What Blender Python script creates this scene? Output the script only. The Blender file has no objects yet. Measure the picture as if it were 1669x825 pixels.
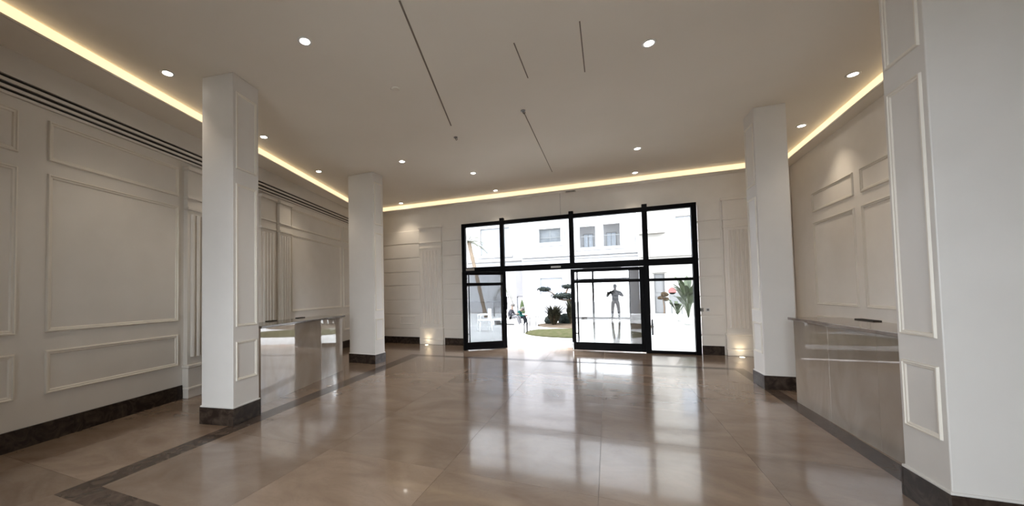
import bpy, bmesh, math, random
from mathutils import Vector, Matrix
random.seed(7)
SC = bpy.context.scene
COL = SC.collection
R = math.radians

# ------------------------------------------------------------------ camera
cam_d = bpy.data.cameras.new('camera'); cam = bpy.data.objects.new('camera', cam_d); COL.objects.link(cam)
YAW, PIT, ROL = R(22.6), 0.03204, 0.01936
Rv = Vector((math.cos(YAW), math.sin(YAW), 0)); Fh = Vector((-math.sin(YAW), math.cos(YAW), 0)); Z = Vector((0, 0, 1))
Fv = Fh * math.cos(PIT) + Z * math.sin(PIT); Uv = Z * math.cos(PIT) - Fh * math.sin(PIT)
right = Rv * math.cos(ROL) - Uv * math.sin(ROL); up = Rv * math.sin(ROL) + Uv * math.cos(ROL)
m = Matrix((right, up, -Fv)).transposed().to_4x4(); m.translation = (0, 0, 1.47)
cam.matrix_world = m
cam_d.sensor_width = 36; cam_d.lens = 36 * 610 / 1669
cam_d.shift_x = 0.0596; cam_d.shift_y = 0.0279; cam_d.clip_end = 300; cam_d.clip_start = 0.02
SC.camera = cam

# ------------------------------------------------------------------ sky, light, exposure
SC.view_settings.view_transform = 'Standard'; SC.view_settings.look = 'None'
SC.view_settings.gamma = 1; SC.view_settings.use_curve_mapping = False
SC.view_settings.exposure = 1.62
SKY = 6.0
w = bpy.data.worlds.new('overcast'); SC.world = w; w.use_nodes = True
nt = w.node_tree; bg = nt.nodes['Background']
tc = nt.nodes.new('ShaderNodeTexCoord'); sep = nt.nodes.new('ShaderNodeSeparateXYZ'); ramp = nt.nodes.new('ShaderNodeValToRGB')
nt.links.new(tc.outputs['Generated'], sep.inputs[0]); nt.links.new(sep.outputs['Z'], ramp.inputs[0])
ramp.color_ramp.elements[0].color = (0.86, 0.90, 0.97, 1); ramp.color_ramp.elements[1].color = (0.92, 0.96, 1.0, 1)
nt.links.new(ramp.outputs[0], bg.inputs[0]); bg.inputs[1].default_value = SKY
SC.cycles.use_denoising = True
SC.cycles.max_bounces = 10; SC.cycles.diffuse_bounces = 6; SC.cycles.transparent_max_bounces = 16
SC.cycles.sample_clamp_indirect = 6; SC.cycles.caustics_reflective = False; SC.cycles.caustics_refractive = False

def portal(name, loc, rot, sx, sy):
    d = bpy.data.lights.new(name, 'AREA'); d.shape = 'RECTANGLE'; d.size = sx; d.size_y = sy; d.cycles.is_portal = True
    o = bpy.data.objects.new(name, d); o.location = loc; o.rotation_euler = rot; COL.objects.link(o)
portal('entrance_daylight', (-0.92, 10.25, 1.7), (R(-90), 0, 0), 5.6, 3.4)
portal('rear_daylight', (-0.9, -2.0, 1.5), (R(90), 0, 0), 4.1, 3.0)

# ------------------------------------------------------------------ materials
def mat(name, c1, c2=None, scale=6, rough=.5, metal=0, bump=0, bscale=None, detail=4, dist=0, ramp=(.35, .65), rand=0, ior=1.5, emit=None, estr=0, coat=0, coord='Object', stretch=None):
    M = bpy.data.materials.new(name); M.use_nodes = True; n = M.node_tree.nodes; L = M.node_tree.links
    p = n['Principled BSDF']; p.inputs['Roughness'].default_value = rough; p.inputs['Metallic'].default_value = metal
    p.inputs['IOR'].default_value = ior; p.inputs['Coat Weight'].default_value = coat; p.inputs['Coat Roughness'].default_value = .05
    c2 = c2 or tuple(min(1, x * .93) for x in c1)
    t = n.new('ShaderNodeTexCoord'); v = t.outputs[coord]
    if rand:
        oi = n.new('ShaderNodeObjectInfo'); ad = n.new('ShaderNodeVectorMath'); ad.operation = 'ADD'
        cx = n.new('ShaderNodeCombineXYZ'); mu = n.new('ShaderNodeMath'); mu.operation = 'MULTIPLY'; mu.inputs[1].default_value = 37
        L.new(oi.outputs['Random'], mu.inputs[0]); L.new(mu.outputs[0], cx.inputs[0]); L.new(mu.outputs[0], cx.inputs[2])
        L.new(v, ad.inputs[0]); L.new(cx.outputs[0], ad.inputs[1]); v = ad.outputs[0]
    if stretch:
        mp = n.new('ShaderNodeMapping'); mp.inputs['Scale'].default_value = stretch; L.new(v, mp.inputs[0]); v = mp.outputs[0]
    nz = n.new('ShaderNodeTexNoise'); nz.inputs['Scale'].default_value = scale; nz.inputs['Detail'].default_value = detail; nz.inputs['Distortion'].default_value = dist
    L.new(v, nz.inputs['Vector'])
    cr = n.new('ShaderNodeValToRGB'); e = cr.color_ramp.elements
    e[0].position = ramp[0]; e[1].position = ramp[1]; e[0].color = (*c1, 1); e[1].color = (*c2, 1)
    L.new(nz.outputs['Fac'], cr.inputs[0]); out = cr.outputs[0]
    if rand:
        hs = n.new('ShaderNodeHueSaturation'); mr = n.new('ShaderNodeMapRange'); mr.inputs['To Min'].default_value = 1 - rand; mr.inputs['To Max'].default_value = 1 + rand
        L.new(oi.outputs['Random'], mr.inputs[0]); L.new(mr.outputs[0], hs.inputs['Value']); L.new(out, hs.inputs['Color']); out = hs.outputs[0]
    L.new(out, p.inputs['Base Color'])
    if bump:
        b = n.new('ShaderNodeBump'); b.inputs['Strength'].default_value = bump; b.inputs['Distance'].default_value = .01
        nb = n.new('ShaderNodeTexNoise'); nb.inputs['Scale'].default_value = bscale or scale * 4; L.new(v, nb.inputs['Vector'])
        L.new(nb.outputs['Fac'], b.inputs['Height']); L.new(b.outputs[0], p.inputs['Normal'])
    if emit:
        p.inputs['Emission Color'].default_value = (*emit, 1); p.inputs['Emission Strength'].default_value = estr
    return M

def glass(name, mirror=0.0, tint=(1, 1, 1)):
    M = bpy.data.materials.new(name); M.use_nodes = True; n = M.node_tree.nodes; L = M.node_tree.links
    n.remove(n['Principled BSDF']); o = n['Material Output']
    tr = n.new('ShaderNodeBsdfTransparent'); tr.inputs[0].default_value = (*tint, 1)
    gl = n.new('ShaderNodeBsdfGlossy'); gl.inputs['Roughness'].default_value = 0.0; gl.inputs[0].default_value = (1, 1, 1, 1)
    fr = n.new('ShaderNodeFresnel'); fr.inputs[0].default_value = 1.5
    mx = n.new('ShaderNodeMath'); mx.operation = 'ADD'; mx.inputs[1].default_value = mirror; mx.use_clamp = True; L.new(fr.outputs[0], mx.inputs[0])
    ms = n.new('ShaderNodeMixShader'); L.new(mx.outputs[0], ms.inputs[0]); L.new(tr.outputs[0], ms.inputs[1]); L.new(gl.outputs[0], ms.inputs[2])
    L.new(ms.outputs[0], o.inputs[0]); return M

def floor_marble(name, dark, mid, light, rough=.1, rand=.1):
    M = mat(name, mid, light, scale=1.3, rough=rough, dist=1.2, detail=8, ramp=(.3, .7), rand=rand, bump=.012, bscale=2.2, stretch=(1, 1.7, 1))
    n = M.node_tree.nodes; L = M.node_tree.links; p = n['Principled BSDF']
    src = p.inputs['Base Color'].links[0].from_socket
    vec = [x for x in n if x.type == 'TEX_NOISE'][0].inputs['Vector'].links[0].from_socket
    nz = n.new('ShaderNodeTexNoise'); nz.inputs['Scale'].default_value = 3.1; nz.inputs['Detail'].default_value = 10; nz.inputs['Distortion'].default_value = 2.2; L.new(vec, nz.inputs['Vector'])
    cr = n.new('ShaderNodeValToRGB'); e = cr.color_ramp.elements; e[0].position = .46; e[0].color = (0, 0, 0, 1); e[1].position = .5; e[1].color = (1, 1, 1, 1)
    x = e.new(.54); x.color = (0, 0, 0, 1); L.new(nz.outputs['Fac'], cr.inputs[0])
    p.inputs['Coat Weight'].default_value = .3; p.inputs['Coat Roughness'].default_value = .04; p.inputs['IOR'].default_value = 1.6
    mx = n.new('ShaderNodeMix'); mx.data_type = 'RGBA'; mu = n.new('ShaderNodeMath'); mu.operation = 'MULTIPLY'; mu.inputs[1].default_value = .10
    L.new(cr.outputs[0], mu.inputs[0]); L.new(mu.outputs[0], mx.inputs[0]); L.new(src, mx.inputs[6]); mx.inputs[7].default_value = (*dark, 1)
    L.new(mx.outputs[2], p.inputs['Base Color']); return M

MT = dict(
    wall=mat('wall_paint_shaded', (.71, .68, .635), (.68, .65, .605), 3, .5, bump=.02, bscale=60),  # weaker light on the left wall is put into this darker colour
    far=mat('wall_paint_lit', (.86, .82, .765), (.83, .79, .735), 3, .5, bump=.02, bscale=60),  # stronger light on right and far walls is put into this lighter colour
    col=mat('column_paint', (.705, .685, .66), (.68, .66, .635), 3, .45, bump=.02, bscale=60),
    ceil=mat('ceiling_paint', (.86, .81, .73), (.83, .78, .70), .7, .8, bump=.015, bscale=40),
    mould=mat('moulding_paint', (.76, .72, .65), (.73, .69, .62), 5, .4),
    tile=floor_marble('polished_beige_marble', (.13, .085, .06), (.21, .145, .102), (.315, .235, .177), .17, .12),
    joint=mat('floor_joint', (.20, .15, .11), None, 20, .7),
    dark=mat('dark_brown_marble', (.020, .013, .010), (.075, .055, .043), 7, .3, dist=2, detail=8, ramp=(.4, .75), rand=.15, ior=1.35),
    band=mat('border_marble', (.055, .037, .028), (.13, .095, .075), 6, .2, dist=2, detail=8, ramp=(.35, .7), rand=.1, ior=1.4),
    cfront=mat('counter_marble', (.38, .32, .265), (.46, .40, .34), 2.2, .03, dist=1.5, detail=8, ior=3.0, rand=.05, stretch=(1, 1, .5)),
    ctop=mat('counter_top_stone', (.13, .115, .10), (.20, .18, .16), 9, .12, detail=8, ior=1.6),
    ctop2=mat('brown_counter_top_stone', (.22, .175, .145), (.30, .245, .205), 7, .1, detail=8, ior=1.6),
    black=mat('black_metal', (.0025, .0025, .0032), (.0035, .0035, .0045), 30, .45, ior=1.15),
    slot=mat('black_slot', (.02, .017, .013), None, 10, .8),
    slat=mat('diffuser_metal', (.62, .58, .52), None, 10, .45),
    cjoint=mat('ceiling_joint_brown', (.24, .20, .16), None, 10, .9),  # plain brownish colour of the thin ceiling joint strips
    gap=mat('dark_groove', (.035, .028, .02), None, 10, .8),
    chrome=mat('brushed_steel', (.55, .55, .55), None, 40, .25, metal=.9),
    led=mat('led_strip', (.9, .8, .6), None, 4, .5, emit=(1.0, .78, .47), estr=.36),
    lens=mat('downlight_lens', (.9, .9, .9), None, 4, .5, emit=(1.0, .95, .86), estr=9),
    ulens=mat('uplight_lens', (.9, .9, .8), None, 4, .5, emit=(1.0, .85, .6), estr=6),
    white=mat('white_plastic', (.8, .8, .79), None, 8, .35),
    grey=mat('grey_plastic', (.22, .21, .20), None, 8, .4),
    beigepl=mat('grey_switch', (.42, .39, .35), None, 8, .4),
    glass=glass('clear_glass', 0.0, (.97, .985, .98)),
    dglass=glass('door_glass', 0.25, (.42, .425, .43)),
    lglass=glass('left_leaf_glass', 0.04, (.56, .57, .585)),
    terrace=mat('white_terrace_render', (.72, .71, .70), None, 2, .8),
    facade=mat('white_render', (.200, .198, .203), (.188, .186, .191), 1.2, .85, bump=.04, bscale=30),
    cream=mat('cream_render', (.200, .190, .176), (.188, .178, .165), 1.2, .85, bump=.04, bscale=30),
    greyw=mat('grey_render', (.13, .127, .13), (.118, .115, .12), 1.2, .85),
    recess=mat('loggia_render', (.16, .16, .165), None, 1.2, .85),
    shutter=mat('pale_blue_shutter', (.17, .19, .22), (.155, .175, .205), 4, .6),
    winglass=mat('window_pane_dark', (.045, .05, .056), (.075, .08, .087), 3, .5, ior=1.2),
    rail=mat('grey_railing', (.05, .053, .056), None, 8, .5),
    wood=mat('brown_bark', (.05, .034, .024), (.09, .062, .043), 14, .9, ior=1.1, bump=.3),
    palmt=mat('palm_trunk', (.075, .058, .043), (.11, .085, .065), 16, .95, ior=1.1, bump=.5),
    frond=mat('palm_frond', (.04, .042, .028), (.07, .068, .048), 6, .7, ior=1.1),
    pave=mat('pale_paving', (.27, .265, .26), (.24, .235, .23), 1.5, .5, rand=.03),
    soil=mat('sandy_soil', (.044, .034, .025), (.055, .043, .032), 10, .95, ior=1.05, bump=.3),
    grass=mat('lawn_grass', (.022, .026, .010), (.042, .038, .022), 7, .9, ior=1.05, bump=.5, bscale=90, detail=8, ramp=(.3, .7)),
    leafd=mat('dark_pine_leaf', (.006, .008, .0075), (.018, .022, .019), 22, .8, ior=1.1, bump=.6, bscale=60),
    leafb=mat('blade_leaf', (.006, .006, .004), (.016, .015, .009), 8, .6, ior=1.1, rand=.1),
    leafdry=mat('dry_blade', (.030, .021, .013), (.018, .012, .008), 8, .8, ior=1.1),
    leafg=mat('fresh_leaf', (.010, .016, .007), (.030, .038, .020), 6, .45, ior=1.25, rand=.2),
    pot=mat('grey_planter', (.20, .20, .19), (.26, .26, .25), 8, .7),
    cypress=mat('cypress_leaf', (.018, .026, .012), (.032, .040, .020), 18, .85, ior=1.1, bump=.6),
    boardg=mat('grey_board', (.075, .074, .076), None, 6, .6),
    red=mat('red_paint', (.13, .028, .026), None, 6, .5),
    skin=mat('skin', (.10, .06, .042), (.11, .068, .048), 8, .55),
    hair=mat('black_hair', (.012, .010, .009), (.03, .025, .02), 30, .6, bump=.3),
    greyhood=mat('grey_hoodie', (.020, .020, .024), (.026, .026, .030), 14, .9, ior=1.1),
    greypants=mat('pale_grey_trousers', (.075, .074, .078), (.065, .064, .068), 8, .9, ior=1.1),
    teal=mat('teal_jumper', (.004, .030, .027), (.005, .036, .032), 10, .9, ior=1.1),
    navy=mat('dark_trousers', (.006, .007, .009), (.010, .0105, .013), 10, .9, ior=1.1),
    shoe=mat('grey_shoe', (.30, .30, .31), None, 10, .7),
    camo=mat('mottled_jacket', (.02, .02, .02), (.16, .155, .15), 7, .9, detail=3, ramp=(.48, .56)),
    shorts=mat('pale_shorts', (.62, .60, .56), None, 8, .9),
    mask=mat('white_face_mask', (.78, .78, .78), None, 8, .8),
    redcloth=mat('red_bag_fabric', (.14, .012, .012), None, 8, .8),
)

# ------------------------------------------------------------------ mesh helpers
class MB:
    def __init__(s, f=None): s.v = []; s.f = []; s.t = f
    def add(s, vs, fs):
        o = len(s.v); s.v += [tuple(s.t(*p)) if s.t else tuple(p) for p in vs]; s.f += [tuple(o + i for i in f) for f in fs]; return s
    def box(s, x0, x1, y0, y1, z0, z1):
        return s.add([(x0, y0, z0), (x1, y0, z0), (x1, y1, z0), (x0, y1, z0), (x0, y0, z1), (x1, y0, z1), (x1, y1, z1), (x0, y1, z1)],
                     [(3, 2, 1, 0), (4, 5, 6, 7), (0, 1, 5, 4), (1, 2, 6, 5), (2, 3, 7, 6), (3, 0, 4, 7)])
    def prism(s, poly, z0, z1):
        n = len(poly)
        return s.add([(x, y, z0) for x, y in poly] + [(x, y, z1) for x, y in poly],
                     [tuple(range(n - 1, -1, -1)), tuple(range(n, 2 * n))] + [(i, (i + 1) % n, n + (i + 1) % n, n + i) for i in range(n)])
    def tube(s, pts, rad, n=8, cap=True):
        pts = [Vector(p) for p in pts]; rad = rad if isinstance(rad, (list, tuple)) else [rad] * len(pts)
        vs = []; fs = []; k = len(pts)
        for i, p in enumerate(pts):
            d = (pts[min(i + 1, k - 1)] - pts[max(i - 1, 0)]).normalized()
            a = d.orthogonal().normalized() if i == 0 else (a - d * a.dot(d)).normalized()
            b = d.cross(a)
            vs += [tuple(p + (a * math.cos(2 * math.pi * j / n) + b * math.sin(2 * math.pi * j / n)) * rad[i]) for j in range(n)]
        for i in range(k - 1):
            fs += [(i * n + j, i * n + (j + 1) % n, (i + 1) * n + (j + 1) % n, (i + 1) * n + j) for j in range(n)]
        if cap: fs += [tuple(range(n - 1, -1, -1)), tuple(range((k - 1) * n, k * n))]
        return s.add(vs, fs)
    def lathe(s, prof, n=20, cx=0, cy=0):
        vs = [(cx + r * math.cos(2 * math.pi * j / n), cy + r * math.sin(2 * math.pi * j / n), z) for r, z in prof for j in range(n)]
        k = len(prof)
        fs = [(i * n + j, i * n + (j + 1) % n, (i + 1) * n + (j + 1) % n, (i + 1) * n + j) for i in range(k - 1) for j in range(n)]
        fs += [tuple(range(n - 1, -1, -1)), tuple(range((k - 1) * n, k * n))]
        return s.add(vs, fs)
    def blob(s, c, r, n=10, k=7, jit=0):
        vs = []
        for i in range(k + 1):
            ph = math.pi * i / k
            for j in range(n):
                q = 1 + random.uniform(-jit, jit); th = 2 * math.pi * j / n
                vs.append((c[0] + r[0] * math.sin(ph) * math.cos(th) * q, c[1] + r[1] * math.sin(ph) * math.sin(th) * q, c[2] + r[2] * math.cos(ph) * q))
        return s.add(vs, [(i * n + j, (i + 1) * n + j, (i + 1) * n + (j + 1) % n, i * n + (j + 1) % n) for i in range(k) for j in range(n)])
    def ring(s, u0, u1, v0, v1, h0=0, w=.055, prof=((0, 0), (.12, .9), (.35, 1), (.5, .55), (.8, .5), (1, 0)), h=.022):
        k = len(prof); vs = []
        for f, q in prof:
            a = f * w; vs += [(u0 + a, v0 + a, h0 + q * h), (u1 - a, v0 + a, h0 + q * h), (u1 - a, v1 - a, h0 + q * h), (u0 + a, v1 - a, h0 + q * h)]
        fs = [(i * 4 + j, i * 4 + (j + 1) % 4, (i + 1) * 4 + (j + 1) % 4, (i + 1) * 4 + j) for i in range(k - 1) for j in range(4)]
        return s.add(vs, fs)
    def build(s, name, material, parent=None, smooth=False, bevel=0, kind=None, label=None):
        me = bpy.data.meshes.new(name); me.from_pydata(s.v, [], s.f); me.update()
        bm = bmesh.new(); bm.from_mesh(me); bmesh.ops.recalc_face_normals(bm, faces=bm.faces); bm.to_mesh(me); bm.free()
        return link(name, me, material, parent, smooth, bevel, kind, label)

def link(name, me, material, parent=None, smooth=False, bevel=0, kind=None, label=None):
    if material and not me.materials: me.materials.append(MT[material])
    if smooth:
        for p in me.polygons: p.use_smooth = True
    o = bpy.data.objects.new(name, me); COL.objects.link(o)
    if parent: o.parent = parent
    if bevel:
        b = o.modifiers.new('bevel', 'BEVEL'); b.width = bevel; b.segments = 2; b.limit_method = 'ANGLE'; b.angle_limit = R(50)
    if kind: o['kind'] = kind
    if label: o['label'] = label
    return o

def tag(o, label, cat, group=None):
    o['label'] = label; o['category'] = cat
    if group: o['group'] = group
    return o

def thing(name, label, cat, loc=(0, 0, 0), rz=0, group=None):
    o = bpy.data.objects.new(name, None); o.empty_display_size = .1; COL.objects.link(o); o.location = loc; o.rotation_euler = (0, 0, rz)
    return tag(o, label, cat, group)

def place(o, loc, rz=0): o.location = loc; o.rotation_euler = (0, 0, rz); return o

def copy_tree(o, parent=None):
    c = o.copy(); COL.objects.link(c); c.parent = parent
    for ch in list(o.children): copy_tree(ch, c)
    return c

def box(name, mt, parent, *b, bevel=0, **k): return MB().box(*b).build(name, mt, parent, bevel=bevel, **k)

# ------------------------------------------------------------------ floor: base, tiles, border strips
ZC = 4.14
LW0, LW1 = Vector((-5.44, 1.69)), Vector((-6.83, 8.52)); LD = (LW1 - LW0).normalized()
RW1, RW0 = Vector((3.62, 9.95)), Vector((3.30, 3.0)); RD = (RW0 - RW1).normalized()
YF, YB = 9.95, -1.7
def lx(y): return LW0.x + LD.x / LD.y * (y - LW0.y)
def rx(y): return RW1.x + RD.x / RD.y * (y - RW1.y)
room = [(lx(YB), YB), (rx(YB), YB), (rx(YF), YF), (lx(YF), YF)]
floor = MB().prism([(lx(YB) - .2, YB - .2), (rx(YB) + .2, YB - .2), (rx(YF) + .2, YF + .3), (lx(YF) - .2, YF + .3)], -.2, -.012).build('floor', 'joint', kind='structure')
inner = [(-3.73, 1.70), (1.94, 1.70), (2.08, 8.18), (-4.19, 7.95)]
outer = [(-3.93, 1.50), (2.12, 1.50), (2.25, 8.38), (-4.48, 8.16)]
def clip(poly, region):
    for i in range(len(region)):
        a = Vector(region[i]); b = Vector(region[(i + 1) % len(region)]); e = b - a; n = Vector((-e.y, e.x)); out = []
        for j in range(len(poly)):
            p = Vector(poly[j]); q = Vector(poly[(j + 1) % len(poly)]); dp = n.dot(p - a); dq = n.dot(q - a)
            if dp >= 0: out.append(tuple(p))
            if dp * dq < 0: out.append(tuple(p + (q - p) * (dp / (dp - dq))))
        poly = out
        if len(poly) < 3: return []
    return poly
def area(p): return abs(sum(p[i][0] * p[(i + 1) % len(p)][1] - p[(i + 1) % len(p)][0] * p[i][1] for i in range(len(p)))) / 2
def tile(name, poly, mt, gap=.0012):
    if len(poly) < 3 or area(poly) < .004: return
    cx = sum(p[0] for p in poly) / len(poly); cy = sum(p[1] for p in poly) / len(poly)
    loc = [(p[0] - cx, p[1] - cy) for p in poly]; r = max(math.hypot(*p) for p in loc); f = 1 - gap / max(r * .7, .05)
    o = MB().prism([(x * f, y * f) for x, y in loc], -.012, 0).build(name, mt, floor); o.location = (cx, cy, 0); return o
regions = [inner] + [[room[i], room[(i + 1) % 4], outer[(i + 1) % 4], outer[i]] for i in range(4)]
T = 1.2
for reg in regions:
    for i in range(-8, 6):
        for j in range(-3, 10):
            x0 = -.1 + i * T; y0 = .5 + j * T
            tile('floor_tile', clip([(x0, y0), (x0 + T, y0), (x0 + T, y0 + T), (x0, y0 + T)], reg), 'tile')
tile('floor_tile', [(lx(YF), YF), (rx(YF), YF), (rx(YF), YF + .3), (lx(YF), YF + .3)], 'tile')
for i in range(4):
    a, b = Vector(outer[i]), Vector(outer[(i + 1) % 4]); c, d = Vector(inner[(i + 1) % 4]), Vector(inner[i])
    k = max(1, round((b - a).length / 1.2))
    for q in range(k):
        tile('border_strip', [tuple(a.lerp(b, q / k)), tuple(a.lerp(b, (q + 1) / k)), tuple(d.lerp(c, (q + 1) / k)), tuple(d.lerp(c, q / k))], 'band')

# ------------------------------------------------------------------ ceiling, soffits, light coves
ceiling = MB().prism([(room[0][0] - .2, YB - .2), (room[1][0] + .2, YB - .2), (room[2][0] + .2, YF + .3), (room[3][0] - .2, YF + .3)], ZC, ZC + .15).build('ceiling', 'ceil', kind='structure')
def sx(y): return -4.87 - .236 * (y - 1.46)
def qx(y): return 3.27 + .0476 * (y - 6.25)
YS = 9.74
cove = [(sx(YB), YB), (sx(YS), YS), (qx(YS), YS), (qx(YB), YB)]
MB().prism([(lx(YB), YB), cove[0], cove[1], (cove[1][0], YF), (lx(YF), YF)], 4.0, ZC).build('trim_1', 'ceil', kind='structure')
MB().prism([cove[1], cove[2], (cove[2][0], YF), (cove[1][0], YF)], 4.0, ZC).build('trim_2', 'far', kind='structure')
MB().prism([cove[3], (rx(YB), YB), (rx(YF), YF), (cove[2][0], YF), cove[2]], 4.0, ZC).build('trim_3', 'ceil', kind='structure')
for i, lab in enumerate(('long warm light strip in the cove above the left panelled wall', 'long warm light strip in the cove above the glazed entrance', 'warm light strip in the cove above the right panelled wall')):
    a, b = Vector(cove[i]), Vector(cove[i + 1]); d = (b - a).normalized(); n = Vector((d.y, -d.x))
    t = thing('cove_light', lab, 'light', (*a, 0), math.atan2(d.y, d.x)); L = (b - a).length
    box('light_strip', 'led', t, 0.01, L - .01, -.014, -.002, 4.022, 4.132)
    box('strip_lip', 'mould', t, 0.01, L - .01, -.026, -.002, 4.0, 4.02)
for (x0, y0, x1, y1, wd) in ((-1.66, 2.9, -2.21, 5.44, .018), (-.84, 3.9, -.83, 4.62, .012), (-.17, 3.85, -.17, 4.78, .012), (-1.06, 5.43, -1.05, 8.51, .012)):
    a, b = Vector((x0, y0)), Vector((x1, y1)); d = b - a
    o = box('ceiling_joint', 'cjoint', ceiling, 0, d.length, -wd / 2, wd / 2, -.004, .002); place(o, (x0, y0, ZC), math.atan2(d.y, d.x))
for (x, y, lab) in ((-1.06, 5.43, 'small dark ceiling hook at the start of the ceiling joint'), (-2.31, 5.88, 'small dark ceiling hook nearest the centre left of the ceiling')):
    t = thing('ceiling_hook', lab, 'hook', (x, y, ZC))
    MB().lathe([(.03, -.012), (.034, -.004), (.034, 0)], 14).build('rose', 'grey', t)
    MB().tube([(0, 0, -.01), (0, 0, -.04), (.018, 0, -.055), (.03, 0, -.04), (.024, 0, -.025)], .005, 6).build('hook', 'gap', t)
t = thing('smoke_detector', 'pale round smoke detector flush on the ceiling between the two left downlights', 'detector', (-2.46, 4.15, ZC))
MB().lathe([(.03, -.014), (.05, -.013), (.055, -.006), (.06, 0)], 20).build('body', 'ceil', t, smooth=True)
t = thing('exit_sensor', 'small dark sensor slot above the middle of the entrance', 'sensor', (-.78, 9.84, 4.0))
box('housing', 'slat', t, -.13, .13, -.04, .04, -.03, 0); box('slot', 'slot', t, -.11, .11, -.042, -.03, -.024, -.008)

# downlights
dl = [(-4.72, 2.74, 'recessed downlight nearest the left cove, before the first left column'), (-5.2, 4.5, 'small downlight just right of the front left column top'),
      (-5.62, 6.25, 'downlight nearest the left cove, before the second left column'), (-2.84, 2.97, 'large bright downlight of the upper left ceiling, nearest the camera'),
      (-3.72, 6.5, 'downlight just right of the second left column top'), (-2.67, 7.82, 'downlight in line before the left leaf of the entrance'),
      (-5.49, 9.5, 'tiny downlight beside the far left cove corner'), (-2.61, 9.42, 'tiny downlight just before the cove left of the entrance centre'),
      (.5, 4.51, 'large bright downlight of the right ceiling half'), (.61, 7.82, 'downlight in line before the right entrance door'),
      (.67, 9.42, 'tiny downlight just before the cove above the right door'), (2.95, 6.26, 'downlight nearest the right pier, beside the right cove'),
      (3.06, 7.91, 'downlight between the right column and the right cove')]
t0 = None
for x, y, lab in dl:
    if t0 is None:
        t0 = o = thing('downlight', lab, 'light', group='recessed ceiling downlights')
        MB().lathe([(.050, -.004), (.062, -.008), (.072, -.006), (.074, 0), (.05, 0)], 24).build('trim_ring', 'white', o, smooth=True)
        MB().lathe([(.001, -.005), (.048, -.0055), (.049, -.001)], 20).build('lens', 'lens', o)
    else: o = copy_tree(t0)
    o.location = (x, y, ZC); o['label'] = lab
    ld = bpy.data.lights.new('downlight_lamp', 'SPOT'); ld.energy = 15; ld.color = (1, .86, .68); ld.spot_size = R(96); ld.spot_blend = .9; ld.shadow_soft_size = .05
    lo = bpy.data.objects.new('downlight_lamp', ld); lo.location = (x, y, ZC - .03); COL.objects.link(lo)

# ------------------------------------------------------------------ wall helpers (room side is local -y)
def mould(parent, s0, s1, z0, z1, y=0, wd=.05, name='panel_moulding', mt='mould', h=.022):
    return MB(lambda u, v, q: (u, y - q, v)).ring(s0, s1, z0, z1, 0, wd, h=h).build(name, mt, parent)
def panel(parent, s0, s1, z0, z1, y=0):
    o = mould(parent, s0, s1, z0, z1, y)
    return o
def pilaster(parent, s0, s1, mt, reeds=5, d=.07):
    p = box('pilaster', mt, parent, s0, s1, -d, 0, .02, 3.46)
    box('pilaster_plinth', mt, p, s0 - .02, s1 + .02, -d - .035, 0, 0, .44, bevel=.008)
    box('base_moulding', mt, p, s0 - .03, s1 + .03, -d - .05, 0, .44, .49, bevel=.012)
    box('base_moulding', mt, p, s0 - .03, s1 + .03, -d - .05, 0, .12, .16, bevel=.012)
    n = reeds; ww = (s1 - s0 - .08) / n
    r0 = None
    for k in range(n):
        if r0 is None:
            r0 = MB().tube([(0, 0, .60), (0, 0, 2.74)], ww * .38, 10).build('reed', mt, p, smooth=False); r = r0
        else: r = r0.copy(); COL.objects.link(r)
        r.location = (s0 + .04 + ww * (k + .5), -d, 0)
    box('capital_moulding', mt, p, s0 - .015, s1 + .015, -d - .03, 0, 2.80, 2.85, bevel=.012)
    box('capital_moulding', mt, p, s0 - .015, s1 + .015, -d - .03, 0, 2.97, 3.0, bevel=.01)
    box('capital_moulding', mt, p, s0 - .03, s1 + .03, -d - .05, 0, 3.40, 3.46, bevel=.014)
    return p
def baseboard(name, loc, rz, segs, h=.2, d=.022):
    r = bpy.data.objects.new(name, None); COL.objects.link(r); place(r, loc, rz); r['kind'] = 'structure'
    for a, b in segs:
        k = max(1, round((b - a) / 1.3))
        for i in range(k):
            box('skirting_slab', 'dark', r, a + (b - a) * i / k + .001, a + (b - a) * (i + 1) / k - .001, -d, 0, 0, h, bevel=.003)
    return r

# ---- left wall
LA = math.atan2(LD.y, LD.x)
s_b = (YB - LW0.y) / LD.y; s_f = (YF - LW0.y) / LD.y
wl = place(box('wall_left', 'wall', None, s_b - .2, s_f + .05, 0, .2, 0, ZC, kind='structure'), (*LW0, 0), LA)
for s0, s1 in ((-1.46, .09), (.33, 1.88)):
    for z0, z1 in ((.49, .95), (1.14, 2.84), (2.98, 3.42)): panel(wl, s0, s1, z0, z1)
for s0, s1 in ((4.60, 6.86), (7.0, 8.2)):
    for z0, z1 in ((.49, .95), (1.14, 2.84), (2.98, 3.42)): panel(wl, s0, s1, z0, z1)
panel(wl, 2.6, 3.35, 1.14, 2.84); panel(wl, 2.6, 3.35, 2.98, 3.42)
pilaster(wl, 1.97, 2.42, 'wall', 4); pilaster(wl, 3.56, 3.98, 'wall', 4); pilaster(wl, 4.12, 4.5, 'wall', 4)
df = box('linear_diffuser', 'slot', wl, s_b, s_f - .1, -.004, 0, 3.55, 3.735)
for z0, z1 in ((3.722, 3.75), (3.655, 3.688), (3.588, 3.618), (3.53, 3.558)): box('diffuser_bar', 'wall', df, s_b, s_f - .1, -.03, 0, z0, z1)
baseboard('baseboard_left', (*LW0, 0), LA, [(s_b, 1.94), (2.46, 3.52), (4.56, s_f)])

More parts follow.
